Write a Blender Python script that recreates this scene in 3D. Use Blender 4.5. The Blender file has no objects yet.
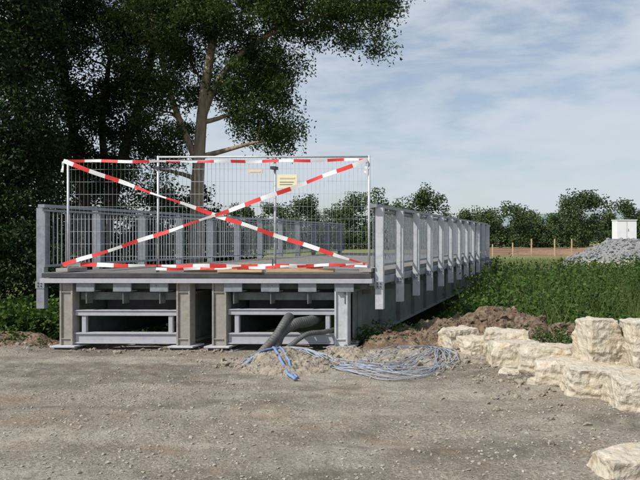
import bpy, math, random
import numpy as np
from mathutils import Vector, Matrix
rng=np.random.default_rng(7); random.seed(7)
scene=bpy.context.scene
scene.view_settings.view_transform='Standard'
try: scene.view_settings.look='None'
except Exception: pass
scene.view_settings.exposure=0

# ---------------------------------------------------------------- noise
def _hash(ix,iy,seed):
    n=(ix.astype(np.int64)*374761393+iy.astype(np.int64)*668265263+seed*1442695041)&0xffffffff
    n=((n^(n>>13))*1274126177)&0xffffffff
    return ((n^(n>>16))&0xffff)/65535.0
def vnoise(x,y,seed=0):
    x=np.asarray(x,float);y=np.asarray(y,float)
    ix=np.floor(x);iy=np.floor(y);fx=x-ix;fy=y-iy
    fx=fx*fx*(3-2*fx);fy=fy*fy*(3-2*fy)
    a=_hash(ix,iy,seed);b=_hash(ix+1,iy,seed);c=_hash(ix,iy+1,seed);d=_hash(ix+1,iy+1,seed)
    return (a*(1-fx)+b*fx)*(1-fy)+(c*(1-fx)+d*fx)*fy
def fbm(x,y,seed=0,o=4):
    v=0;a=.5
    for i in range(o):
        v=v+a*(vnoise(x*2**i+13.7*i,y*2**i+5.1*i,seed+i)-.5);a*=.5
    return v
def sstep(a,b,x):
    t=np.clip((x-a)/(b-a),0,1);return t*t*(3-2*t)

# ---------------------------------------------------------------- materials
def mat_base(name):
    m=bpy.data.materials.new(name);m.use_nodes=True
    nt=m.node_tree;b=nt.nodes['Principled BSDF'];return m,nt,b
def noise_mat(name,c1,c2,scale=5,rough=.8,metal=0,bump=.2,bscale=None,detail=6,c3=None,s3=1.0,coord='Object',bdist=.02,stretch=None,p3=(.5,.66)):
    m,nt,b=mat_base(name);N=nt.nodes;L=nt.links
    tc=N.new('ShaderNodeTexCoord');src=tc.outputs[coord]
    if stretch:
        mp=N.new('ShaderNodeMapping');mp.inputs['Scale'].default_value=stretch;L.new(src,mp.inputs[0]);src=mp.outputs[0]
    n=N.new('ShaderNodeTexNoise');n.inputs['Scale'].default_value=scale;n.inputs['Detail'].default_value=detail;n.inputs['Roughness'].default_value=.65
    L.new(src,n.inputs['Vector'])
    r=N.new('ShaderNodeValToRGB');r.color_ramp.elements[0].position=.32;r.color_ramp.elements[1].position=.68
    r.color_ramp.elements[0].color=(*c1,1);r.color_ramp.elements[1].color=(*c2,1);L.new(n.outputs[0],r.inputs[0])
    out=r.outputs[0]
    if c3:
        n3=N.new('ShaderNodeTexNoise');n3.inputs['Scale'].default_value=s3;n3.inputs['Detail'].default_value=6;n3.inputs['Roughness'].default_value=.7;L.new(tc.outputs[coord],n3.inputs['Vector'])
        r3=N.new('ShaderNodeValToRGB');r3.color_ramp.elements[0].position=p3[0];r3.color_ramp.elements[1].position=p3[1]
        r3.color_ramp.elements[0].color=(0,0,0,1);r3.color_ramp.elements[1].color=(1,1,1,1);L.new(n3.outputs[0],r3.inputs[0])
        mx=N.new('ShaderNodeMixRGB');L.new(r3.outputs[0],mx.inputs[0]);L.new(out,mx.inputs[1]);mx.inputs[2].default_value=(*c3,1);out=mx.outputs[0]
    L.new(out,b.inputs['Base Color']);b.inputs['Roughness'].default_value=rough;b.inputs['Metallic'].default_value=metal
    if bump:
        n2=N.new('ShaderNodeTexNoise');n2.inputs['Scale'].default_value=bscale or scale*3;n2.inputs['Detail'].default_value=6
        L.new(src,n2.inputs['Vector'])
        bp=N.new('ShaderNodeBump');bp.inputs['Strength'].default_value=bump;bp.inputs['Distance'].default_value=bdist
        L.new(n2.outputs[0],bp.inputs['Height']);L.new(bp.outputs[0],b.inputs['Normal'])
    return m
def leaf_mat(name,cd,cm,cl,trans=.25):
    m,nt,b=mat_base(name);N=nt.nodes;L=nt.links
    at=N.new('ShaderNodeAttribute');at.attribute_name='tint'
    r=N.new('ShaderNodeValToRGB');e=r.color_ramp.elements
    e[0].position=0;e[0].color=(*cd,1);e[1].position=1;e[1].color=(*cl,1)
    k=e.new(.5);k.color=(*cm,1);L.new(at.outputs['Fac'],r.inputs[0])
    L.new(r.outputs[0],b.inputs['Base Color']);b.inputs['Roughness'].default_value=.6
    b.inputs['Specular IOR Level'].default_value=.2
    if trans>0:
        tr=N.new('ShaderNodeBsdfTranslucent')
        br=N.new('ShaderNodeMixRGB');br.blend_type='MULTIPLY';br.inputs[0].default_value=1;br.inputs[2].default_value=(1.3,1.5,.6,1)
        L.new(r.outputs[0],br.inputs[1]);L.new(br.outputs[0],tr.inputs[0])
        mx=N.new('ShaderNodeMixShader');mx.inputs[0].default_value=trans
        L.new(b.outputs[0],mx.inputs[1]);L.new(tr.outputs[0],mx.inputs[2]);L.new(mx.outputs[0],N['Material Output'].inputs[0])
    return m

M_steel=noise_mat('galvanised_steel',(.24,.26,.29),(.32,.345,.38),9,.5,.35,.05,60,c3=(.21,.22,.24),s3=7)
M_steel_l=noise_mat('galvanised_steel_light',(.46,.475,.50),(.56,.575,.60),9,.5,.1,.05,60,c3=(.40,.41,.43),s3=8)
M_girder=noise_mat('girder_paint',(.11,.13,.125),(.165,.19,.18),5,.55,.1,.05,40,c3=(.11,.10,.085),s3=6)
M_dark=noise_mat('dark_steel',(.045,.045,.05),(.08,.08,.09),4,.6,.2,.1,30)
M_beam=noise_mat('primed_beam',(.36,.365,.41),(.46,.465,.51),9,.55,.1,.05,50,c3=(.32,.29,.26),s3=9,p3=(.55,.8))
M_post=noise_mat('weathered_post',(.26,.245,.22),(.35,.335,.305),12,.6,.1,.1,50,c3=(.24,.19,.13),s3=10,p3=(.5,.8))
M_deck=noise_mat('bridge_deck',(.15,.145,.14),(.23,.225,.215),5,.8,0,.2,40,c3=(.17,.15,.13),s3=4)
M_wood=noise_mat('timber',(.36,.24,.13),(.58,.43,.27),3,.8,0,.2,14,stretch=(1,9,9))
M_conc=noise_mat('concrete_pad',(.25,.24,.23),(.36,.35,.33),8,.9,0,.2,40)
M_stone=noise_mat('limestone',(.38,.335,.265),(.56,.52,.43),5,.9,0,1,14,9,c3=(.37,.27,.165),s3=3.1,bdist=.04,p3=(.5,.70))
M_soil=noise_mat('brown_soil',(.085,.055,.035),(.19,.135,.09),7,.95,0,1,16,8,bdist=.08,c3=(.26,.20,.14),s3=5)
M_sand=noise_mat('sandy_rubble',(.21,.18,.14),(.39,.35,.28),9,.95,0,1,20,8,bdist=.06,c3=(.15,.12,.09),s3=4)
M_gravel=noise_mat('grey_gravel',(.13,.135,.14),(.33,.335,.34),14,.95,0,1,9,8,bdist=.12)
M_pebble=noise_mat('pebbles',(.19,.17,.14),(.42,.385,.33),1.7,.9,0,.3,30)
M_bark=noise_mat('bark',(.15,.115,.075),(.38,.31,.22),7,.95,0,1,9,8,stretch=(1,1,.25),bdist=.06)
M_bark_d=noise_mat('dark_bark',(.03,.025,.018),(.08,.062,.045),7,.95,0,1,9,8,stretch=(1,1,.25),bdist=.06)
M_white=noise_mat('white_coated',(.72,.73,.74),(.80,.80,.80),3,.5,0,.03)
M_red=noise_mat('tape_red',(.60,.035,.035),(.68,.06,.05),4,.4,0,.05)
M_tapew=noise_mat('tape_white',(.72,.72,.72),(.80,.80,.80),4,.4,0,.05)
M_tag=noise_mat('cream_plastic',(.74,.70,.45),(.79,.75,.52),4,.5,0,.03)
M_tag2=noise_mat('faded_plastic',(.66,.52,.38),(.70,.57,.43),4,.5,0,.03)
M_hose=noise_mat('blue_hose',(.12,.20,.40),(.20,.30,.50),9,.5,0,.05)
M_cable=noise_mat('grey_blue_cable',(.20,.24,.31),(.36,.39,.46),5,.5,0,.05)
M_pipe=noise_mat('grey_corrugated_pipe',(.06,.06,.06),(.12,.12,.115),8,.6,0,.1)
M_orange=noise_mat('orange_netting',(.50,.25,.15),(.58,.32,.20),5,.7,0,0)
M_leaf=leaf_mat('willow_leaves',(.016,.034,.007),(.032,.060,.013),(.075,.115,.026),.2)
M_leaf_shade=leaf_mat('shaded_leaves',(.007,.017,.004),(.015,.032,.008),(.036,.062,.014),.10)  # lowered albedo: shade of the left tree mass put into the leaf colour
M_far=leaf_mat('hazy_distant_leaves',(.024,.048,.017),(.045,.076,.026),(.085,.12,.042),0)  # atmospheric haze mixed into the colour, slightly lighter and bluer greens
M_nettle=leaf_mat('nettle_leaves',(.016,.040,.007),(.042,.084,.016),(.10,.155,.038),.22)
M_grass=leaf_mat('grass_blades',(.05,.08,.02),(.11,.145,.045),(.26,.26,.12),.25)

# ---------------------------------------------------------------- mesh helpers
def link(o,parent=None):
    scene.collection.objects.link(o)
    if parent: o.parent=parent
    return o
def empty(name):
    o=bpy.data.objects.new(name,None);return link(o)
class MB:
    def __init__(s): s.v=[];s.f=[];s.m=[];s.mats=[]
    def mi(s,m):
        if m not in s.mats: s.mats.append(m)
        return s.mats.index(m)
    def box(s,a,b,mat,T=None):
        x0,y0,z0=a;x1,y1,z1=b;n=len(s.v)
        vs=[(x0,y0,z0),(x1,y0,z0),(x1,y1,z0),(x0,y1,z0),(x0,y0,z1),(x1,y0,z1),(x1,y1,z1),(x0,y1,z1)]
        s.v+= [tuple(T(*q)) if T else q for q in vs]
        s.f+=[[n+i for i in q] for q in ((0,3,2,1),(4,5,6,7),(0,1,5,4),(1,2,6,5),(2,3,7,6),(3,0,4,7))]
        s.m+=[s.mi(mat)]*6
    def tube(s,pts,radii,mat,seg=8,cap=True):
        pts=[Vector(p) for p in pts];n0=len(s.v)
        if not hasattr(radii,'__len__'): radii=[radii]*len(pts)
        ref=Vector((0.13,.97,.2)).normalized()
        for i,p in enumerate(pts):
            d=(pts[min(i+1,len(pts)-1)]-pts[max(i-1,0)])
            if d.length<1e-9: d=Vector((0,0,1))
            d.normalize()
            if abs(d.dot(ref))>.97: ref=Vector((.9,.1,.4)).normalized()
            a=d.cross(ref).normalized();b=d.cross(a)
            for k in range(seg):
                t=2*math.pi*k/seg
                s.v.append(tuple(p+(a*math.cos(t)+b*math.sin(t))*radii[i]))
        mi=s.mi(mat)
        for i in range(len(pts)-1):
            for k in range(seg):
                s.f.append([n0+i*seg+k,n0+i*seg+(k+1)%seg,n0+(i+1)*seg+(k+1)%seg,n0+(i+1)*seg+k]);s.m.append(mi)
        if cap:
            s.f.append([n0+k for k in range(seg)][::-1]);s.m.append(mi)
            e=n0+(len(pts)-1)*seg;s.f.append([e+k for k in range(seg)]);s.m.append(mi)
    def emit(s,name,parent=None,smooth=False,bevel=0):
        me=bpy.data.meshes.new(name);me.from_pydata(s.v,[],s.f)
        for m in s.mats: me.materials.append(m)
        me.polygons.foreach_set('material_index',s.m)
        if smooth: me.polygons.foreach_set('use_smooth',[True]*len(s.f))
        me.update();o=bpy.data.objects.new(name,me);link(o,parent)
        if bevel:
            md=o.modifiers.new('bevel','BEVEL');md.width=bevel;md.segments=2;md.limit_method='ANGLE'
        return o
def fast_mesh(name,verts,nper,mat,tint=None,parent=None,smooth=False):
    verts=np.ascontiguousarray(verts.reshape(-1,3),dtype=np.float32);nv=len(verts);nf=nv//nper
    me=bpy.data.meshes.new(name);me.vertices.add(nv);me.vertices.foreach_set('co',verts.ravel())
    me.loops.add(nv);me.loops.foreach_set('vertex_index',np.arange(nv,dtype=np.int32))
    me.polygons.add(nf);me.polygons.foreach_set('loop_start',np.arange(0,nv,nper,dtype=np.int32))
    me.update(calc_edges=True)
    if tint is not None:
        a=me.attributes.new('tint','FLOAT','FACE');a.data.foreach_set('value',np.clip(tint,0,1).astype(np.float32))
    me.materials.append(mat);o=bpy.data.objects.new(name,me);link(o,parent);return o
def unit(v): return v/np.maximum(np.linalg.norm(v,axis=-1,keepdims=True),1e-9)
def leaves(c,L,W,droop=.4):
    n=len(c);a=rng.normal(size=(n,3));a[:,2]=a[:,2]*.7-droop;a=unit(a)
    b=unit(np.cross(a,rng.normal(size=(n,3))))
    l=(L*rng.uniform(.6,1.3,n))[:,None]/2;w=(W*rng.uniform(.7,1.3,n))[:,None]/2
    return np.stack([c-a*l,c+b*w,c+a*l,c-b*w],1)

# ---------------------------------------------------------------- terrain
def H(x,y):
    x=np.asarray(x,float);y=np.asarray(y,float)
    e=12.9+.6*fbm(x*.5,y*0+3,21)
    z=-1.9*sstep(e,e+2.8,y)*(1-sstep(23,26.5,y-.1*x))+.25*sstep(23,27,y)
    near=1-sstep(13,15,y)
    z=z+near*(.10*fbm(x*.35,y*.35,3)+.05*fbm(x*1.7,y*1.7,5)+.03*fbm(x*7,y*7,9,3))
    z=z+(1-near)*.25*fbm(x*.3,y*.3,31)*(1-sstep(60,90,y))
    br=sstep(-5.0,-4.6,x)*(1-sstep(.6,1.0,x))
    z=z+.08*np.exp(-((y-12.3)/.6)**2)*(.5+vnoise(x*2,y*2,8))*(1-br)
    z=z+.05*sstep(2.0,3.0,x)*near-.045*br*np.exp(-((y-11.9)/.7)**2)
    yy=y-.22*np.sin(x*.5)
    z=z-near*.028*(np.exp(-((yy-8.1)/.16)**2)+np.exp(-((yy-6.5)/.18)**2))*(.4+vnoise(x*1.3,y*.5,82))
    return z
def axis(lo,hi,step,far_lo,far_hi,g=1.12):
    a=list(np.arange(lo,hi+1e-6,step));s=step;v=hi
    while v<far_hi: s*=g;v+=s;a.append(v)
    s=step;v=lo
    while v>far_lo: s*=g;v-=s;a.insert(0,v)
    return np.array(a)
xs=axis(-6,6,.04,-2500,2500);ys=axis(4.2,14,.04,-300,4000,1.07)
X,Y=np.meshgrid(xs,ys);Z=H(X,Y);nx,ny=len(xs),len(ys)
me=bpy.data.meshes.new('ground')
me.vertices.add(nx*ny);me.vertices.foreach_set('co',np.stack([X,Y,Z],-1).astype(np.float32).ravel())
idx=np.arange(nx*ny).reshape(ny,nx);q=np.stack([idx[:-1,:-1],idx[:-1,1:],idx[1:,1:],idx[1:,:-1]],-1).reshape(-1,4)
me.loops.add(q.size);me.loops.foreach_set('vertex_index',q.ravel().astype(np.int32))
me.polygons.add(len(q));me.polygons.foreach_set('loop_start',np.arange(0,q.size,4,dtype=np.int32))
me.polygons.foreach_set('use_smooth',[True]*len(q));me.update(calc_edges=True)
def attr(n,v):
    a=me.attributes.new(n,'FLOAT','POINT');a.data.foreach_set('value',v.astype(np.float32).ravel())
attr('grass',sstep(12.6,13.6,Y+1.2*fbm(X,Y,60)))
attr('mud',sstep(13.0,14.0,Y)*(1-sstep(22,25,Y)))
attr('sand',sstep(29,31,Y)*(1-sstep(35,38,Y))*.9*sstep(4,7,X))
attr('plough',sstep(62,66,Y)*(1-sstep(105,125,Y))*sstep(6,16,X))
attr('straw',sstep(34,50,Y)*.9)
attr('damp',sstep(.02,.13,fbm(X*.55+4,Y*1.3,70)))
attr('track',sstep(-.02,.16,fbm(X*.35+9,Y*2.4,75)))
def make_ground():
    m,nt,b=mat_base('ground_gravel');N=nt.nodes;L=nt.links
    tc=N.new('ShaderNodeTexCoord')
    def noise(s,d=8,r=.65):
        n=N.new('ShaderNodeTexNoise');n.inputs['Scale'].default_value=s;n.inputs['Detail'].default_value=d;n.inputs['Roughness'].default_value=r
        L.new(tc.outputs['Object'],n.inputs['Vector']);return n.outputs[0]
    def ramp(src,p0,c0,p1,c1,mid=None):
        r=N.new('ShaderNodeValToRGB');e=r.color_ramp.elements;e[0].position=p0;e[0].color=(*c0,1);e[1].position=p1;e[1].color=(*c1,1)
        if mid: k=e.new(mid[0]);k.color=(*mid[1],1)
        L.new(src,r.inputs[0]);return r.outputs[0]
    def mix(f,a,c,t='MIX'):
        x=N.new('ShaderNodeMixRGB');x.blend_type=t
        for i,v in enumerate((f,a,c)):
            if isinstance(v,(int,float)): x.inputs[i].default_value=v
            elif isinstance(v,tuple): x.inputs[i].default_value=(*v,1)
            else: L.new(v,x.inputs[i])
        return x.outputs[0]
    def at(n):
        a=N.new('ShaderNodeAttribute');a.attribute_name=n;return a.outputs['Fac']
    def mul(a,c):
        d=N.new('ShaderNodeMath');d.operation='MULTIPLY';L.new(a,d.inputs[0])
        if isinstance(c,float): d.inputs[1].default_value=c
        else: L.new(c,d.inputs[1])
        return d.outputs[0]
    base=ramp(noise(1.3,9,.7),.33,(.235,.205,.168),.68,(.375,.34,.285))
    fine=ramp(noise(38,6,.75),.36,(.48,.48,.48),.64,(1.34,1.34,1.34))
    base=mix(1,base,fine,'MULTIPLY')
    vo=N.new('ShaderNodeTexVoronoi');vo.inputs['Scale'].default_value=32;L.new(tc.outputs['Object'],vo.inputs['Vector'])
    vr=ramp(vo.outputs['Distance'],.1,(1.3,1.28,1.24),.5,(.86,.86,.86))
    base=mix(.6,base,vr,'MULTIPLY')
    base=mix(ramp(noise(.9,8,.7),.54,(0,0,0),.68,(.7,.7,.7)),base,(.25,.17,.11))
    base=mix(mul(at('track'),ramp(noise(5,8,.75),.4,(0,0,0),.65,(.65,.65,.65))),base,(.43,.40,.34))
    base=mix(mul(mul(at('damp'),ramp(noise(4.5,8,.75),.36,(.08,.08,.08),.60,(1,1,1))),.85),base,(.135,.12,.098))
    grass=ramp(noise(1.6),.3,(.04,.06,.018),.72,(.12,.14,.05))
    grass=mix(at('mud'),grass,ramp(noise(3),.3,(.02,.018,.012),.7,(.06,.05,.035)))
    far=ramp(noise(.06),.35,(.13,.16,.06),.65,(.25,.24,.12))
    grass=mix(at('straw'),grass,far)
    sand=ramp(noise(.8),.35,(.22,.185,.14),.65,(.36,.32,.25))
    col=mix(at('grass'),base,grass);col=mix(at('sand'),col,sand)
    col=mix(at('plough'),col,ramp(noise(.5),.35,(.13,.08,.055),.65,(.23,.155,.11)))
    L.new(col,b.inputs['Base Color']);b.inputs['Roughness'].default_value=.95;b.inputs['Specular IOR Level'].default_value=.15
    bp=N.new('ShaderNodeBump');bp.inputs['Strength'].default_value=.9;bp.inputs['Distance'].default_value=.03;L.new(noise(30,6,.7),bp.inputs['Height'])
    bp2=N.new('ShaderNodeBump');bp2.inputs['Strength'].default_value=.6;bp2.inputs['Distance'].default_value=.06;L.new(noise(6,5),bp2.inputs['Height']);L.new(bp.outputs[0],bp2.inputs['Normal'])
    L.new(bp2.outputs[0],b.inputs['Normal']);return m
me.materials.append(make_ground());link(bpy.data.objects.new('ground',me))

# ---------------------------------------------------------------- stones / pebbles
import bmesh
def ico_template():
    bm=bmesh.new();bmesh.ops.create_icosphere(bm,subdivisions=1,radius=1);bm.verts.ensure_lookup_table()
    v=np.array([x.co[:] for x in bm.verts]);f=np.array([[q.index for q in x.verts] for x in bm.faces]);bm.free();return v,f
IV,IF=ico_template()
def scatter_rocks(name,pts,size,mat,flat=.6,sink=.2):
    n=len(pts);sc=size[:,None]*rng.uniform(.6,1.3,(n,3));sc[:,2]*=flat
    v=IV[None]*(1+.28*rng.normal(size=(n,len(IV),1)))
    v=v*sc[:,None,:]
    a=rng.uniform(0,6.28,n);ca,sa=np.cos(a)[:,None],np.sin(a)[:,None]
    x=v[:,:,0]*ca-v[:,:,1]*sa;y=v[:,:,0]*sa+v[:,:,1]*ca
    v=np.stack([x,y,v[:,:,2]],-1);p=pts.copy();p[:,2]+=size*flat*(1-sink)*.6
    v=v+p[:,None,:]
    return fast_mesh(name,v[:,IF].reshape(-1,3),3,mat)
n=18000;px=rng.uniform(-6,5,n);py=4.3+rng.beta(1.2,1.5,n)*8.6
keep=fbm(px*.8,py*.8,90)+rng.uniform(-.25,.25,n)>-.02;px=px[keep];py=py[keep]
sz=.003+.014*rng.random(len(px))**4+.002
scatter_rocks('gravel',np.stack([px,py,H(px,py)],-1),sz,M_pebble)
# dry straw and twigs on the yard
n=1400;tx=rng.uniform(-5.5,4,n);ty=rng.uniform(4.4,11.4,n);kp=fbm(tx*.9,ty*.9,96)>.02;tx=tx[kp];ty=ty[kp]
tc_=np.stack([tx,ty,H(tx,ty)+.008],-1);a=rng.uniform(0,3.14,len(tx));dv=np.stack([np.cos(a),np.sin(a),a*0],-1);nv_=np.stack([-np.sin(a),np.cos(a),a*0],-1)
ll=rng.uniform(.015,.06,len(tx))[:,None]
fast_mesh('straw_litter',np.stack([tc_-dv*ll,tc_+nv_*.0022,tc_+dv*ll+[0,0,.006],tc_-nv_*.0022],1),4,M_wood)

def block(name,c,size,rot,seed,mat=M_stone,rough=.04,tilt=(0,0)):
    bm=bmesh.new();bmesh.ops.create_cube(bm,size=1)
    bmesh.ops.subdivide_edges(bm,edges=bm.edges[:],cuts=19,use_grid_fill=True)
    from mathutils import noise as mn
    R=random.Random(seed);off=Vector((R.random()*50,R.random()*50,R.random()*50))
    sx,sy,sz=size
    cut=[(Vector((R.uniform(-1,1),R.uniform(-1,1),R.uniform(-.2,.7))).normalized(),R.uniform(.60,.70)) for _ in range(7)]
    for v in bm.verts:
        p=v.co.copy()
        for nrm,d in cut:
            k=p.dot(nrm)-d
            if k>0: p-=nrm*k
        w=Vector((p.x*sx,p.y*sy,p.z*sz))
        nn=mn.noise_vector(w*2.4+off)*rough*.7+mn.noise_vector(w*7+off)*rough*.45+mn.noise_vector(w*18+off)*rough*.36
        # bedding layers of the quarried stone
        nn+=Vector((v.co.x,v.co.y,0))*.06*min(sx,.6)*(mn.noise(Vector((off.x,off.y,w.z*16+w.x*2))))
        tap=1-.04*(p.z+.5)
        v.co=Vector((w.x*tap,w.y*tap,w.z))+nn
    mesh=bpy.data.meshes.new(name);bm.to_mesh(mesh);bm.free();mesh.materials.append(mat)
    o=bpy.data.objects.new(name,mesh);o.location=(c[0],c[1],float(H(c[0],c[1]))+c[2]+sz/2-.04)
    o.rotation_euler=(tilt[0],tilt[1],rot);return link(o)
S='limestone_block'
row=[((2.28,11.5,0),(.50,.5,.40),.3),((2.42,10.95,0),(.46,.55,.30),.1),((2.87,10.75,0),(.66,.6,.40),-.3),((2.82,10.1,0),(.74,.62,.34),-.1),
     ((3.08,9.45,0),(.78,.66,.38),-.2),((3.06,8.8,0),(.70,.6,.31),-.25),((3.32,8.15,0),(.90,.62,.34),-.2),((3.55,7.5,0),(.85,.66,.36),-.1),((3.8,6.85,0),(.8,.66,.30),-.1),
     ((2.60,9.5,-.05),(.26,.3,.14),.8),((3.6,8.8,.0),(.6,.6,.30),.2),((2.08,10.9,-.03),(.2,.25,.14),.4),((2.70,8.75,-.04),(.22,.18,.12),.9)]
for i,(c,s,r) in enumerate(row): block(S,c,s,r,i+3,tilt=(random.uniform(-.05,.05),random.uniform(-.06,.06)))
block(S,(3.50,8.82,.22),(.44,.55,.58),.12,40,rough=.04)
block(S,(4.04,8.55,.18),(.66,.75,.64),-.08,41,rough=.04)
block(S,(4.85,8.6,.1),(.8,.75,.7),.2,43)
block(S,(2.75,5.5,-.02),(1.15,.5,.17),.03,42,rough=.03)
block(S,(3.9,5.8,-.02),(.7,.5,.2),.2,44,rough=.03)

def mound(name,cx,cy,rx,ry,h,mat,seed,n=100,rough=.25,cap=99):
    u=np.linspace(-1.15,1.15,n);U,V=np.meshgrid(u,u)
    r=np.sqrt(U**2+V**2)+.35*fbm(U*1.6,V*1.6,seed)
    prof=np.clip(1-r,0,1)**.8
    x=cx+U*rx;y=cy+V*ry
    hz=h*prof*(1+.9*fbm(U*3,V*3,seed+5))+rough*h*fbm(x*6,y*6,seed+9,4)*np.clip(prof*4,0,1)
    hz=np.minimum(hz,cap+.12*fbm(x*1.5,y*1.5,seed+3))
    z=H(x,y)+np.where(prof>0,hz,0)-.05*(prof<=.02)-.01
    v=np.stack([x,y,z],-1).reshape(-1,3);idx=np.arange(n*n).reshape(n,n)
    q=np.stack([idx[:-1,:-1],idx[:-1,1:],idx[1:,1:],idx[1:,:-1]],-1).reshape(-1,4)
    ms=bpy.data.meshes.new(name);ms.from_pydata(v.tolist(),[],q.tolist());ms.materials.append(mat)
    link(bpy.data.objects.new(name,ms));return v
MV={}
MV['a']=mound('soil_mound',3.25,12.7,1.7,1.0,.48,M_soil,1,rough=1.0,cap=.5)
MV['b']=mound('soil_mound',2.2,12.5,1.3,.8,.32,M_soil,2,rough=1.1)
MV['c']=mound('soil_mound',4.8,12.1,1.1,.6,.22,M_soil,12,rough=.8)
MV['d']=mound('sand_pile',-.45,10.3,.85,.8,.22,M_sand,3,rough=.9)
MV['e']=mound('sand_pile',.35,10.9,.9,.5,.16,M_sand,4,rough=.8)
MV['f']=mound('sand_pile',1.5,10.9,1.2,.7,.12,M_sand,6,rough=.9)
MV['g']=mound('soil_mound',-5.4,12.2,1.1,.4,.16,M_soil,7,rough=.8)
MV['h']=mound('soil_mound',1.55,12.0,1.0,.6,.2,M_soil,14,rough=.8)
for k,mt,nn,smax in (('a',M_soil,520,.06),('b',M_soil,320,.05),('d',M_sand,300,.035),('e',M_sand,180,.045),('f',M_sand,260,.045),('h',M_soil,180,.045),('c',M_soil,140,.04)):
    vv=MV[k][rng.integers(0,len(MV[k]),nn)]+0;vv=vv[vv[:,2]>H(vv[:,0],vv[:,1])+.02]
    if len(vv): scatter_rocks('clods',vv,.008+smax*rng.random(len(vv))**3,mt,.75,.4)
def cl(cx,cy,rx,ry,n): return rng.normal(size=(n,2))*[rx,ry]+[cx,cy]
P=np.concatenate([cl(-.45,10.2,.6,.35,260),cl(.6,10.6,.8,.35,260),cl(1.7,10.6,.7,.5,260),cl(2.9,12.0,.9,.5,200),cl(-5.2,12,.9,.25,200),cl(2.3,9,.4,1.2,220),cl(-2.5,11.6,1.5,.15,200)])
P3=np.stack([P[:,0],P[:,1],H(P[:,0],P[:,1])+.0],-1)
scatter_rocks('rubble',P3,.010+.045*rng.random(len(P))**4,M_sand,.7)

# ---------------------------------------------------------------- bridge
FL=np.array([-4.65,11.72]);E=np.array([1,-.018]);D=np.array([.337,.9415])
def T(s,t,z):
    p=FL+E*s+D*t;return (float(p[0]),float(p[1]),z)
Lb=16.6;Wd=5.5
bridge=empty('footbridge')
b=MB()
nb=60
for i in range(nb):
    t0=.0+i*Lb/nb;b.box((.03,t0,1.19+.003*random.random()),(Wd-.03,t0+Lb/nb-.012,1.27+.004*random.random()),M_deck,T)
b.emit('deck_planks',bridge)
b=MB()
b.box((-.02,-.03,1.10),(Wd+.02,.10,1.175),M_beam,T)
b.box((.0,-.012,1.187),(Wd,-.002,1.262),M_dark,T)
b.box((-.02,.12,1.10),(.06,Lb,1.185),M_steel,T);b.box((Wd-.06,.12,1.05),(Wd+.02,Lb,1.185),M_steel,T)
for i in range(12):
    t0=.35+i*1.45;b.box((.1,t0,.98),(Wd-.1,t0+.09,1.097),M_girder,T)
for s in np.arange(.56,Wd-.5,.62):
    if 2.0<s<2.9: continue
    b.box((s,.02,.97),(s+.30,.05,1.095),M_steel,T);b.box((s,.02,.955),(s+.30,.20,.969),M_steel,T)
    b.box((s+.14,.052,.75),(s+.155,.22,.95),M_girder,T)
b.emit('deck_frame',bridge)
b=MB()
for s in (.37,2.33,2.93,4.98):
    b.box((s-.10,.33,.90),(s+.10,Lb-.1,.94),M_girder,T);b.box((s-.012,.33,.12),(s+.012,Lb-.1,.898),M_girder,T)
    b.box((s-.10,.33,.08),(s+.10,Lb-.1,.118),M_girder,T)
b.box((5.10,.3,.10),(5.13,Lb,.955),M_girder,T)
b.box((5.06,.3,.955),(5.22,Lb,.985),M_girder,T)
b.box((5.06,.3,.06),(5.20,Lb,.098),M_steel,T)
for i in range(12):
    t0=.5+i*1.45;b.box((5.133,t0,.10),(5.20,t0+.02,.954),M_girder,T)
    b.box((5.133,t0+.3,.86),(5.5,t0+.34,.95),M_girder,T)
b.box((.475,1.0,.45),(2.2,1.03,.95),M_dark,T);b.box((3.04,1.0,.45),(4.85,1.03,.95),M_dark,T)  # added dark panels between the girders, painted stand-in for under-deck shade
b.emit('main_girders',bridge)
b=MB()
def hpost(s0,s1,z0,z1,t,mat,m2=None):
    b.box((s0,t,z0),(s0+.03,t+.18,z1),mat,T);b.box((s1-.03,t,z0),(s1,t+.18,z1),mat,T);b.box((s0+.031,t+.03,z0),(s1-.031,t+.045,z1),m2 or mat,T)
    b.box((s0+.031,t+.005,z1-.16),(s1-.031,t+.028,z1-.145),mat,T);b.box((s0+.031,t+.005,z0+.10),(s1-.031,t+.028,z0+.115),mat,T)
hpost(.25,.47,.05,1.095,.06,M_post);hpost(2.22,2.45,.05,1.095,.06,M_post)
hpost(2.82,3.06,.05,1.095,.06,M_post)
hpost(4.87,5.09,.05,1.095,.06,M_steel_l)
for a,c,zt in ((.475,2.215,.60),(3.065,4.865,.62)):
    b.box((a,.10,.07),(c,.24,.095),M_beam,T);b.box((a,.13,.096),(c,.142,.229),M_beam,T);b.box((a,.10,.23),(c,.24,.255),M_beam,T)
    b.box((a,.12,zt-.06),(c,.2,zt+.02),M_beam,T);b.box((a,.10,zt+.021),(c,.22,zt+.035),M_beam,T)
    b.box((a+.02,.24,.80),(c-.02,.27,.93),M_girder,T)
    b.box((a+.10,.14,.256),(a+.17,.2,zt-.061),M_beam,T);b.box((c-.17,.14,.256),(c-.1,.2,zt-.061),M_beam,T)
b.emit('end_frames',bridge,bevel=.003)
b=MB()
for s in (.36,2.335,2.94,4.98):
    b.box((s-.21,-.04,.02),(s+.21,.36,.048),M_steel_l,T);b.box((s-.16,.0,-.03),(s+.16,.33,.019),M_dark,T);b.box((s-.27,-.12,-.10),(s+.27,.45,-.031),M_beam,T)
b.box((1.95,-.24,-.09),(2.55,-.14,-.04),M_wood,T);b.box((2.5,-.3,-.09),(3.3,-.2,-.05),M_dark,T)
b.emit('bearing_pads',bridge,bevel=.003)
b=MB()
b.box((-.2,Lb-.05,-1.9),(Wd+.2,Lb+.6,1.05),M_conc,T)
b.box((.0,.75,-1.7),(Wd-.4,1.1,-.08),M_conc,T)
b.emit('abutments',bridge)
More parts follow.
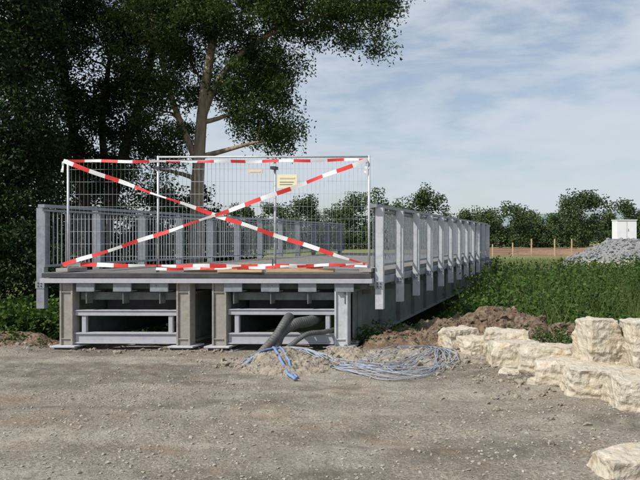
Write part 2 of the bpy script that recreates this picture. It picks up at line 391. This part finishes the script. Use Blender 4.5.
def railing(name,s,side):
    b=MB();tp=[.10+1.475*i for i in range(12)]
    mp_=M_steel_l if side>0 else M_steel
    for t0 in tp:
        a=s if side>0 else s-.13
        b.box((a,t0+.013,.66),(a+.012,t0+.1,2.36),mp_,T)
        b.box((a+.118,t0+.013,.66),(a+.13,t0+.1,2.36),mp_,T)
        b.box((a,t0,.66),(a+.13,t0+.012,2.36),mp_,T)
        b.box((a-.01,t0-.01,1.0),(a+.14,t0-.001,1.12),M_steel,T)
        b.box((a-.01 if side>0 else a+.1,t0+.02,1.02),(a-.0 if side>0 else a+.16,t0+.08,1.10),M_dark,T)
        for zz in (1.03,1.08): b.box((a+.03,t0-.022,zz),(a+.05,t0-.0101,zz+.02),M_dark,T);b.box((a+.08,t0-.022,zz),(a+.10,t0-.0101,zz+.02),M_dark,T)
    c=s-.03 if side>0 else s+.03
    b.box((min(c-.03,s-.03),.0,2.361),(max(c+.05,s+.05),Lb,2.415),M_steel,T)
    b.box((c-.018,.05,1.36),(c+.018,Lb,1.40),M_steel,T)
    b.box((c-.018,.05,2.30),(c+.018,Lb,2.335),M_steel,T)
    t=.07
    while t<Lb:
        b.box((c-.007,t,1.401),(c+.007,t+.012,2.299),M_steel,T);t+=.105
    b.emit(name,bridge)
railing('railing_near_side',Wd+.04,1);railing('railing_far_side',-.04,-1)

tb=MB()
def plank(p0,p1,w,h,z):
    p0=np.array(p0);p1=np.array(p1);d=unit((p1-p0)[None])[0];n_=np.array([-d[1],d[0]])*w/2
    def TT(a,c,zz): p=p0+(p1-p0)*a+n_*c;return T(p[0],p[1],zz)
    tb.box((0,-1,z),(1,1,z+h),M_wood,TT)
plank((2.35,.35),(3.25,1.0),.18,.06,1.28);plank((3.05,.5),(3.5,.62),.2,.06,1.35)
plank((2.3,.2),(3.2,.22),.12,.08,1.28)
plank((3.75,.05),(4.85,.12),.10,.06,1.28);plank((2.95,.02),(3.7,.0),.09,.04,1.28)
tb.emit('timber_planks',None,bevel=.004)

# ---------------------------------------------------------------- site fence
fence=empty('construction_fence')
def fpanel(nm,s0,s1,z0,z1,t):
    b=MB()
    for s in (s0,s1): b.tube([T(s,t,z0-.06),T(s,t,z1)],.021,M_steel_l,8)
    b.tube([T(s0,t,z1-.02),T(s1,t,z1-.02)],.016,M_steel_l,8);b.tube([T(s0,t,z0+.04),T(s1,t,z0+.04)],.016,M_steel_l,8)
    b.emit(nm+'_frame',fence,smooth=True)
    b=MB();s=s0+.06
    while s<s1: b.tube([T(s,t-.004,z0+.04),T(s,t-.004,z1-.02)],.0018,M_steel,3,False);s+=.07
    z=z0+.2
    while z<z1-.05: b.tube([T(s0,t+.003,z),T(s1,t+.003,z)],.0020,M_steel,3,False);z+=.21
    b.emit(nm+'_wire',fence)
fpanel('panel_a',.33,3.84,1.34,3.17,.16);fpanel('panel_b',1.90,5.44,1.34,3.23,.09)
b=MB()
for s in (1.9,3.84): b.tube([T(s,.03,1.05),T(s,.06,1.5)],.012,M_dark,6)
b.box((1.86,.05,3.0),(1.94,.2,3.05),M_dark,T);b.box((3.80,.05,3.0),(3.88,.2,3.05),M_dark,T)
for s in (.33,5.4): b.box((s-.1,-.0,1.285),(s+.1,.5,1.345),M_conc,T)
b.emit('couplers_and_feet',fence)
tape=MB()
def tp(s0,z0,s1,z1,t,sag,w=.075,ph=0):
    Lt=math.hypot(s1-s0,z1-z0);n=int(Lt/.035);d=np.array([s1-s0,z1-z0])/Lt;nn=np.array([-d[1],d[0]])*w/2
    rp=rng.uniform(0,6)
    for i in range(n):
        r=[]
        for k in (i/n,(i+1)/n):
            sg=-sag*4*k*(1-k)+.006*math.sin(k*31+rp);tw=.5+.5*math.cos(k*14+rp)*math.cos(k*5.1+rp)
            tw=1 if tw>.55 else .35+1.18*tw
            c=np.array([s0+(s1-s0)*k,z0+(z1-z0)*k+sg]);dt=.012*math.sin(k*23+rp)+.01*(1-tw)
            r.append((T(c[0]-nn[0]*tw,t-dt,c[1]-nn[1]*tw),T(c[0]+nn[0]*tw,t+dt*.4,c[1]+nn[1]*tw)))
        red=int((i*.035+ph)/.27)%2
        m=tape.mi(M_red if red else M_tapew);n0=len(tape.v)
        tape.v+=[r[0][0],r[1][0],r[1][1],r[0][1]];tape.f.append([n0,n0+1,n0+2,n0+3]);tape.m.append(m)
tp(.33,3.14,5.42,1.40,.045,.03,.07,ph=.1);tp(.33,1.40,5.42,3.15,.02,.05,.07,ph=.3)
tp(.33,3.15,5.42,3.16,.055,.025,.05,ph=.2);tp(.33,1.41,5.42,1.39,.05,.02,.07)
tp(1.9,1.33,5.42,1.43,.03,.02,.045,ph=.1)
tp(.33,3.13,.31,2.95,.04,0,.04);tp(5.42,3.15,5.38,2.9,.04,0,.04)
tape.emit('barrier_tape')
b=MB();b.box((3.93,.03,2.68),(4.26,.045,2.91),M_tag,T);b.box((3.97,.024,2.84),(4.22,.029,2.86),M_tag2,T);b.box((3.97,.024,2.74),(4.18,.029,2.75),M_steel,T);b.box((3.97,.024,2.78),(4.2,.029,2.79),M_steel,T)
b.emit('warning_sign')
b=MB();b.box((3.44,.03,2.93),(3.68,.045,3.0),M_tag2,T);b.box((3.47,.024,2.955),(3.65,.029,2.965),M_tapew,T);b.emit('fence_plate')

# ---------------------------------------------------------------- pipe, hoses, cables
def smooth_path(pts,n=12):
    pts=[np.array(p,float) for p in pts];P=[pts[0]]+pts+[pts[-1]];o=[]
    for i in range(1,len(P)-2):
        for k in range(n):
            t=k/n;a,b_,c,d=P[i-1],P[i],P[i+1],P[i+2]
            o.append(.5*((2*b_)+(-a+c)*t+(2*a-5*b_+4*c-d)*t*t+(-a+3*b_-3*c+d)*t**3))
    o.append(pts[-1]);return o
b=MB()
def corr(pts,r):
    p=smooth_path(pts,34);b.tube(p,[r*(1+.07*math.sin(i*1.6)) for i in range(len(p))],M_pipe,12)
corr([(.1,12.6,.50),(-.15,11.7,.47),(-.40,11.35,.46),(-.62,11.15,.34),(-.70,10.98,.14),(-.74,10.85,.0)],.085)
corr([(-.5,12.6,.3),(-.50,11.6,.54),(-.54,11.25,.54),(-.70,11.0,.30),(-.92,10.75,.07),(-1.0,10.65,.0)],.065)
corr([(.5,12.4,.30),(.1,11.6,.30),(-.2,11.3,.30),(-.45,11.1,.16),(-.6,10.9,.05)],.04)
b.emit('corrugated_pipe',smooth=True)
def gz(x,y,r=.0): return float(H(x,y))+r
def ground_cable(bld,pts,r,mat,lift=.0):
    p=smooth_path([(x,y,0) for x,y in pts],10)
    q=[];ph=rng.uniform(0,6)
    for i,v in enumerate(p):
        z=gz(v[0],v[1],r)+.012
        e=max(0,1-((v[0]+.45)/.75)**2-((v[1]-10.3)/.7)**2)*.2
        e2=max(0,1-((v[0]-1.5)/1.1)**2-((v[1]-10.9)/.65)**2)*.12
        e3=max(0,1-((v[0]-2.2)/1.1)**2-((v[1]-12.4)/.8)**2)*.2
        q.append((v[0]+.006*math.sin(i*.9+ph),v[1]+.008*math.sin(i*.7+ph*2),z+max(e,e2,e3)+lift*abs(math.sin(i*.13+ph))))
    bld.tube(q,r,mat,6)
b=MB()
ground_cable(b,[(-.5,11.3),(-.72,10.9),(-.88,10.4),(-1.08,9.85)],.018,M_hose)
ground_cable(b,[(-.6,11.1),(-.70,10.6),(-.62,10.1),(-.46,9.6),(-.32,9.1)],.022,M_hose)
ground_cable(b,[(-.4,11.3),(-.62,10.8),(-.54,10.2),(-.42,9.75),(-.30,9.3)],.018,M_hose)
ground_cable(b,[(-.62,10.7),(-.95,10.45),(-1.15,10.1)],.016,M_hose)
ground_cable(b,[(-.45,11.4),(-.1,11.2),(.3,11.3)],.016,M_hose)
b.emit('blue_hose',smooth=True)
b=MB()
j=lambda a=.12: rng.uniform(-a,a)
for k in range(8):
    f=k/7
    ground_cable(b,[(-.5+j(),10.7+j()),(-.05+j(),10.2+j()),(.40+j(.2),9.6+.5*f+j(.1)),(1.0+j(.2),9.2+.9*f+j(.1)),(1.55+j(.2),9.6+.9*f+j(.2)),(1.85+j(.15),10.5+.5*f+j(.2)),(2.0+j(.15),11.3+j(.3)),(2.5+j(.25),12.1+j(.3)),(3.0+j(.4),12.6)],.0065,M_cable,.012)
for k in range(4):
    ground_cable(b,[(-.3+j(.2),10.9+j()),(.5+j(.3),10.3+j(.3)),(1.2+j(.3),9.7+j(.4)),(2.0+j(.1),10.3+j(.3)),(1.9+j(.2),11.6+j(.3)),(2.6+j(.3),12.3)],.0065,M_cable,.012)
for k in range(5):
    ground_cable(b,[(.0+j(.3),11.1+j()),(.8+j(.4),10.7+j(.4)),(1.5+j(.3),11.1+j(.35)),(1.9+j(.2),11.6+j(.3)),(1.7+j(.3),10.8+j(.3)),(1.0+j(.5),10.1+j(.4)),(.3+j(.4),10.3+j(.4))],.0055,M_cable,.015)
b.emit('cable_bundle',smooth=True)

# ---------------------------------------------------------------- trees
def crown_clumps(blobs,k):
    C=[]
    for cx,cy,cz,rx,ry,rz,*d in blobs:
        dens=d[0] if d else 1
        n=max(4,int(k*dens*(rx*ry*rz)**.667))
        u=unit(rng.normal(size=(n,3)))*(rng.uniform(.2,1.0,n)**.45)[:,None]
        C.append(u*[rx,ry,rz]+[cx,cy,cz])
    return C
def foliage(name,blobs,k,per,sig,L,W,mat,parent=None,droop=.4):
    C=np.concatenate(crown_clumps(blobs,k));n=len(C)
    cnt=rng.integers(int(per*.5),int(per*1.5),n);sg=sig*rng.uniform(.6,1.4,n)
    idx=np.repeat(np.arange(n),cnt)
    off=np.clip(rng.normal(size=(len(idx),3)),-1.9,1.9);off[:,2]*=.75
    pos=C[idx]+off*sg[idx][:,None]
    tint=(rng.random(n)*.6)[idx]+rng.random(len(idx))*.4
    fast_mesh(name,leaves(pos,L,W,droop),4,mat,tint,parent);return C
def limb(b,p0,p1,r0,r1,mat,wob=.25,seg=7,n=7):
    p0=np.array(p0,float);p1=np.array(p1,float);pts=[];ln=np.linalg.norm(p1-p0);w=rng.normal(size=3)*wob*ln*.25;w2=rng.normal(size=3)*wob*ln*.1
    for i in range(n+1):
        t=i/n;pts.append(p0+(p1-p0)*t+w*math.sin(math.pi*t)+w2*math.sin(2*math.pi*t)+np.array([0,0,.06*ln*math.sin(math.pi*t)]))
    b.tube(pts,[r0+(r1-r0)*i/n for i in range(n+1)],mat,seg);return pts
def tree(trunks,blobs,k,per,sig,L,W,mat,bark,name='willow_tree',droop=.4):
    root=empty(name);b=MB();nodes=[]
    for pts,r0,r1 in trunks:
        p=smooth_path(pts,6);b.tube(p,[r0*(1.35 if i==0 else 1)+(r1-r0)*i/(len(p)-1) for i in range(len(p))],bark,12)
        for i,q in enumerate(p[3:],3): nodes.append((np.array(q),r0+(r1-r0)*i/(len(p)-1)))
    C=foliage('foliage',blobs,k,per,sig,L,W,mat,root,droop)
    ends=[]
    for bl in blobs:
        c=np.array(bl[:3]);cand=[(np.linalg.norm(c-q)+max(0,q[2]-c[2]+.3)*1.3,i) for i,(q,_) in enumerate(nodes)]
        _,i=min(cand);q,r=nodes[i];ends+= [(np.array(x),.05) for x in limb(b,q,c,min(r*.5,.10),.025,bark,.35)[2:]]
    al=ends+nodes;AL=np.array([a[0] for a in al])
    for c in C[::2]:
        d=np.linalg.norm(AL-c,axis=1);i=int(np.argmin(d))
        limb(b,AL[i],c,.022,.006,bark,.4,4,4)
    b.emit('trunk_and_limbs',root,smooth=True)
g=-.6
tree([([(-3.95,22,g-1),(-3.9,22,1.5),(-3.82,22,4),(-3.65,22,6.2),(-3.3,22,8.4),(-2.9,22.2,10.5)],.27,.09),
      ([(-3.7,22,5.6),(-3.0,21.8,7.0),(-1.6,21.6,8.1),(.2,21.5,8.7),(1.6,21.5,9.0)],.12,.03),
      ([(-3.85,22,4.2),(-4.6,22.2,6),(-5.2,22.5,8),(-5.6,22.5,10)],.12,.05)],
     [(-1.75,22,5.85,1.25,1.3,1.1,1.35),(-2.3,22,6.9,1.35,1.6,.9,1.25),(-1.3,21.8,7.3,.9,1.0,.5),(-2.5,22,8.9,2.0,2.2,1.3,1.2),(-.5,21.5,8.85,1.6,1.6,.85,1.2),(1.2,21.5,8.85,1.2,1.3,.65,1.2),(1.68,21.5,7.75,.28,.45,.5,1.3),(.9,21.5,8.1,.6,.6,.3),
      (2.15,21.5,9.5,.75,.9,.5),(-2.8,22.5,11.3,3.5,3,1.8),(-5.3,22.5,8.1,1.7,1.8,1.5,1.1),(-4.0,21.3,8.9,1.5,.9,1.0,1.1),(-4.0,23,7.2,.9,1.0,.9,.8),(-4.9,22.5,5.9,1.1,1.3,1.2,1.0),(-1.15,21.8,4.95,.4,.6,.5),(-5.6,23.5,4.2,1.2,1.0,1.2,.9)],
     19,260,.25,.125,.042,M_leaf,M_bark,droop=.6)
tree([([(-7.6,23.5,-1.5),(-7.2,23.5,2),(-6.6,23.5,4.6),(-5.9,23.4,6.8),(-5.4,23.4,9)],.26,.09),
      ([(-7.9,23.5,-1.5),(-7.9,23.5,3),(-8.3,23.3,6),(-8.6,23,9)],.24,.09),
      ([(-7.0,23.5,3),(-7.3,23.5,5.5),(-7.0,23.5,8.2)],.16,.06)],
     [(-7.6,23,7.8,2.1,2,2.2),(-9.6,22.5,9.5,2.6,2.2,2.5),(-6.4,24,9.8,2.2,2,1.8),(-7,24,4.6,1.5,1.5,1.6,.9),(-9.2,23,5.2,1.9,2,2),(-6.6,24.5,6.4,1.2,1,1.2,.8)],
     18,230,.28,.13,.055,M_leaf_shade,M_bark_d)
tree([([(-10.2,19,-1.2),(-10,19,2.5),(-9.6,19,6),(-9.4,19.2,9)],.28,.1)],
     [(-8.6,19,5.2,1.8,1.9,1.8),(-8.3,18.5,3.0,1.2,1.6,1.7,1.2),(-9.4,19,8.0,2.0,2,1.7),(-7.9,19,7.3,1.0,1.4,1.1,.7),(-9.6,19,10.5,2.6,2.2,1.8),(-9.5,18,3,1.5,1.8,2.1,1.2)],
     18,230,.28,.12,.06,M_leaf_shade,M_bark_d,name='alder_tree')
def shrub(blobs,mat,k=22,per=170,sig=.24,L=.11,W=.06,name='shrub'):
    root=empty(name);C=foliage('foliage',blobs,k,per,sig,L,W,mat,root,.1);b=MB()
    for bl in blobs:
        base=(bl[0],bl[1],float(H(bl[0],bl[1]))-.1)
        for _ in range(5): limb(b,base,(bl[0]+rng.uniform(-.6,.6)*bl[3],bl[1]+rng.uniform(-.6,.6)*bl[4],bl[2]+rng.uniform(0,.6)*bl[5]),.04,.01,M_bark_d,.3,5,5)
    b.emit('stems',root,smooth=True)
shrub([(-7.6,17,.9,1.3,1.4,1.5,1.2),(-6.6,17.5,.3,.9,1,1.2),(-8.6,16.2,1.0,1.2,1.3,1.6)],M_leaf_shade)
shrub([(-8.6,27.5,2.6,2.6,1.4,2.6),(-5.6,28,2.1,1.9,1.3,2.0),(-11,27,3,2.4,1.6,3),(-3.7,29,1.2,1.0,1.0,1.2)],M_leaf_shade,16,150,.32,.15,.08)
shrub([(-6.2,24.5,.8,1.4,1.0,1.7),(-8.4,24.3,1.0,1.5,1.0,1.9),(-4.4,20,-.7,1.2,1.2,1.0),(-5.6,18.6,-.6,1.2,1.2,1.1)],M_leaf_shade,18,160,.28,.14,.08)

def far_trees(name,specs,mat,L,kk=2.1):
    blobs=[]
    for xc,w,top,Yd in specs:
        xw=xc*Yd;ww=w*Yd;hh=top*Yd+1.6
        blobs.append((xw,Yd,hh*.52,ww*.37,ww*.36,hh*.40))
        for _ in range(9):
            a=rng.uniform(-.2,3.34);r=rng.uniform(.25,.42);s=rng.uniform(.09,.18)
            blobs.append((xw+math.cos(a)*r*ww,Yd+rng.uniform(-3,.5),hh*(.36+.46*math.sin(a)*rng.uniform(.6,1.05)),ww*s,ww*s,hh*s))
        blobs.append((xw,Yd-1,hh*.2,ww*.55,ww*.3,hh*.22))
    C=np.concatenate(crown_clumps(blobs,kk));n=len(C);cnt=rng.integers(50,110,n);idx=np.repeat(np.arange(n),cnt)
    pos=C[idx]+np.clip(rng.normal(size=(len(idx),3)),-1.5,1.5)*.5
    pos[:,2]=np.maximum(pos[:,2],.3)
    tint=(rng.random(n)*.6)[idx]+rng.random(len(idx))*.4
    fast_mesh(name,leaves(pos,L,L*.65,.1),4,mat,tint)
    b=MB()
    for xc,w,top,Yd in specs: b.tube([(xc*Yd,Yd,0),(xc*Yd,Yd,(top*Yd+1.6)*.5)],[.3,.12],M_bark_d,6)
    b.emit('tree_line_trunks',bpy.data.objects[name])
far_trees('tree_line',[(-.17,.08,.048,112),(-.115,.07,.060,118),(-.06,.085,.055,120),(-.02,.06,.070,116),(.015,.07,.056,124),(.065,.10,.084,106),(.155,.092,.084,108),(.113,.06,.060,118),(.205,.05,.045,124),
   (.228,.045,.050,128),(.258,.085,.062,112),(.292,.05,.040,124),(.315,.065,.047,118),(.372,.105,.076,108),(.345,.06,.055,122),(.425,.07,.066,116),(.455,.05,.044,124),(.492,.09,.052,116),(.55,.1,.058,118)],M_far,.34,2.2)
far_trees('hedge',[(x+rng.uniform(-.01,.01),.06,.012+.01*rng.random(),98+6*rng.random()) for x in np.arange(-.25,.2,.045)]+[(x+rng.uniform(-.015,.015),rng.uniform(.05,.09),.014+.022*rng.random(),132+8*rng.random()) for x in np.arange(.18,.62,.04)],M_far,.36,1.9)
hx=np.linspace(-500,1500,160);hv=[];hf=[]
for i,x in enumerate(hx):
    top=30+16*float(vnoise(x*.004,0,4))+6*float(vnoise(x*.02,0,5))-20*float(sstep(200,-200,x))
    hv+=[(x,900,-2),(x,1000,top),(x,1300,top*.8)]
for i in range(len(hx)-1):
    for k in (0,1): a=i*3+k;hf.append([a,a+3,a+4,a+1])
hm=bpy.data.meshes.new('hills');hm.from_pydata(hv,[],hf);hm.materials.append(noise_mat('hazy_hill',(.16,.21,.23),(.24,.28,.27),.02,1,0,0));link(bpy.data.objects.new('hills',hm))

# ---------------------------------------------------------------- undergrowth
def nettles(name,x,y,h,per,L,W,mat):
    z=H(x,y);n=len(x);idx=np.repeat(np.arange(n),per)
    f=rng.random(len(idx))**.7
    p=np.stack([x[idx],y[idx],z[idx]+f*h[idx]],-1);p[:,:2]+=rng.normal(size=(len(idx),2))*(.03+.06*(1-f))[:,None]
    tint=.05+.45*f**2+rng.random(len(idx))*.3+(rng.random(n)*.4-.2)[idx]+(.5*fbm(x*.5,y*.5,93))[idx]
    return fast_mesh(name,leaves(p,L,W,.15),4,mat,tint)
def blades(name,x,y,h,w,mat,tb=.5):
    z=H(x,y);n=len(x);a=rng.uniform(0,6.28,n);l=rng.normal(size=(n,2))*.25*h[:,None]
    p=np.stack([x,y,z],-1);d=np.stack([np.cos(a),np.sin(a),a*0],-1)*w
    tip=p+np.stack([l[:,0],l[:,1],h],-1)
    return fast_mesh(name,np.stack([p-d,p+d,tip],1),3,mat,tb+rng.uniform(-.4,.4,n))
n=10500;x=rng.uniform(2.6,17,n);y=rng.uniform(12.5,27.5,n)
bx=.87+.337/.9415*(y-11.7)+.25
edge=12.7+.35*np.clip(5.4-x,0,3)+.5*fbm(x*1.2,y*0,33)
k=(x>bx)&(y>edge);x=x[k];y=y[k]
cp=fbm(x*.9,y*.9,44);zt=H(x,y);want=.45+.40*sstep(14,23,y)+1.9*cp;h=np.clip(want-zt,.35,2.9)*rng.uniform(.6,1.1,len(x))
h=np.where(y<13.8,np.minimum(h,.5+.8*(y-12.6)),h)
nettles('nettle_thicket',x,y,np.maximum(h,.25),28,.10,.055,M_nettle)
xx=rng.uniform(4,17,12000);yy=rng.uniform(12.7,26,12000);k=(xx>.9+.358*(yy-11.7)+1)&(fbm(xx*.6,yy*.6,71)>-.05)
xx=xx[k];yy=yy[k];blades('tall_grass',xx,yy,np.clip(.85+.4*sstep(13,22,yy)-H(xx,yy),.4,3.0)*rng.uniform(.65,1.12,len(xx)),.009,M_grass,.45)
n=2600;x=rng.uniform(-9,-4.2,n);y=rng.uniform(12.4,17,n);k=y>12.5+.4*fbm(x*2,y*0,55);x=x[k];y=y[k]
k=x<-4.9+.358*(y-11.7);x=x[k];y=y[k]
h=np.clip(.5+.3*fbm(x,y,56)-H(x,y),.3,2.2)*rng.uniform(.6,1.1,len(x));h=np.where(y<13.4,np.minimum(h,.3+.7*(y-12.3)),h)
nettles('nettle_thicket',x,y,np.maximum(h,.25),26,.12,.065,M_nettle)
W_=np.concatenate([cl(.75,12.1,.2,.12,40),cl(1.3,12.35,.3,.15,40),cl(4.6,11.6,.9,.3,120),cl(3.9,10.7,.5,.5,50),cl(-5.6,12.2,.5,.2,40)])
nettles('weeds',W_[:,0],W_[:,1],rng.uniform(.08,.34,len(W_)),14,.07,.03,M_nettle)
n=30000;x=rng.uniform(-14,32,n);y=26.5+rng.random(n)**1.6*26;blades('meadow_grass',x,y,rng.uniform(.08,.34,n),.018,M_grass,.55)

# ---------------------------------------------------------------- far side items
hv_=mound('gravel_heap',20.6,40,7.0,3.4,3.2,M_gravel,20,n=150,rough=.05,cap=1.45)
vv=hv_[rng.integers(0,len(hv_),5000)];vv=vv[vv[:,2]>H(vv[:,0],vv[:,1])+.05]
scatter_rocks('gravel_heap_stones',vv,.03+.08*rng.random(len(vv))**2,M_gravel,.8)
w=MB();xw=11.6
while xw<22:
    l=random.uniform(.7,1.3)
    w.box((xw,30+random.uniform(-.05,.05),.1),(xw+l-.03,30.6,.86+random.uniform(-.06,.05)),M_stone)
    xw+=l
w.emit('stone_wall',bevel=.03)
w=MB();cx=17.35
w.box((cx-.55,39.6,1.80),(cx+.55,40.3,2.84),M_white);w.box((cx-.58,39.56,2.842),(cx+.58,40.34,2.89),M_white)
w.box((cx-.57,39.58,1.72),(cx+.57,40.32,1.798),M_steel)
w.box((cx-.010,39.594,1.84),(cx+.010,39.599,2.80),M_steel);w.box((cx+.06,39.57,2.25),(cx+.085,39.599,2.38),M_steel)
for sx in (-.5,.4):
    for yy_ in (39.65,40.2): w.box((cx+sx,yy_,.9),(cx+sx+.1,yy_+.1,1.719),M_steel)
w.emit('site_cabinet',bevel=.01)
st=MB()
for i in range(9):
    sx=15+i*1.9;yy_=62+random.uniform(-1,1);st.box((sx,yy_,.1),(sx+.09,yy_+.09,1.5+random.uniform(-.2,.3)),M_wood)
for i in range(8):
    for kk in range(4):
        st.box((15+i*1.9+.09,62.02,.45+kk*.17),(15+(i+1)*1.9,62.04,.475+kk*.17),M_orange)
st.emit('netting_fence')
mound('soil_mound',27,68,9,3,.9,noise_mat('red_soil',(.15,.09,.06),(.25,.165,.11),1,1,0,.5),31)

# ---------------------------------------------------------------- light, sky
AZ,EL=-126,44
sv=Vector((math.sin(math.radians(AZ))*math.cos(math.radians(EL)),math.cos(math.radians(AZ))*math.cos(math.radians(EL)),math.sin(math.radians(EL))))
sl=bpy.data.lights.new('sun','SUN');sl.energy=5.0;sl.angle=math.radians(.5);sl.color=(1,.95,.87)
so=bpy.data.objects.new('sun',sl);so.rotation_euler=sv.to_track_quat('Z','Y').to_euler();link(so)
wd=bpy.data.worlds.new('World');scene.world=wd;wd.use_nodes=True;nt=wd.node_tree;N=nt.nodes;L=nt.links
bg=N['Background'];sky=N.new('ShaderNodeTexSky');sky.sky_type='NISHITA';sky.sun_disc=False
sky.sun_elevation=math.radians(EL);sky.sun_rotation=math.radians(AZ);sky.air_density=1.0;sky.dust_density=1.0
tc=N.new('ShaderNodeTexCoord')
def cloud(scale,st,p0,v0,p1,v1,dist=.3,rough=.62):
    mp=N.new('ShaderNodeMapping');mp.inputs['Scale'].default_value=st;mp.inputs['Rotation'].default_value=(.05,.12,0);L.new(tc.outputs['Generated'],mp.inputs[0])
    cn=N.new('ShaderNodeTexNoise');cn.inputs['Scale'].default_value=scale;cn.inputs['Detail'].default_value=10;cn.inputs['Roughness'].default_value=rough;cn.inputs['Distortion'].default_value=dist;L.new(mp.outputs[0],cn.inputs['Vector'])
    cr=N.new('ShaderNodeValToRGB');cr.color_ramp.interpolation='EASE';cr.color_ramp.elements[0].position=p0;cr.color_ramp.elements[0].color=(v0,v0,v0,1);cr.color_ramp.elements[1].position=p1;cr.color_ramp.elements[1].color=(v1,v1,v1,1);L.new(cn.outputs[0],cr.inputs[0]);return cr.outputs[0]
c1=cloud(3.0,(1.2,1.2,4.5),.40,.30,.62,.85);c2=cloud(11,(1,1,3.2),.42,0,.66,.8,.15,.55)
ad=N.new('ShaderNodeMixRGB');ad.blend_type='SCREEN';ad.inputs[0].default_value=.6;L.new(c1,ad.inputs[1]);L.new(c2,ad.inputs[2])
mx=N.new('ShaderNodeMixRGB');L.new(ad.outputs[0],mx.inputs[0]);L.new(sky.outputs[0],mx.inputs[1]);mx.inputs[2].default_value=(5.9,6.4,7.1,1)
L.new(mx.outputs[0],bg.inputs[0]);bg.inputs[1].default_value=.108

cd=bpy.data.cameras.new('camera');cd.lens=39.4;cd.sensor_width=36;cd.clip_end=8000;cd.clip_start=.1
co=bpy.data.objects.new('camera',cd);co.location=(0,0,1.85);co.rotation_euler=(math.radians(90-.16),0,0);link(co);scene.camera=co
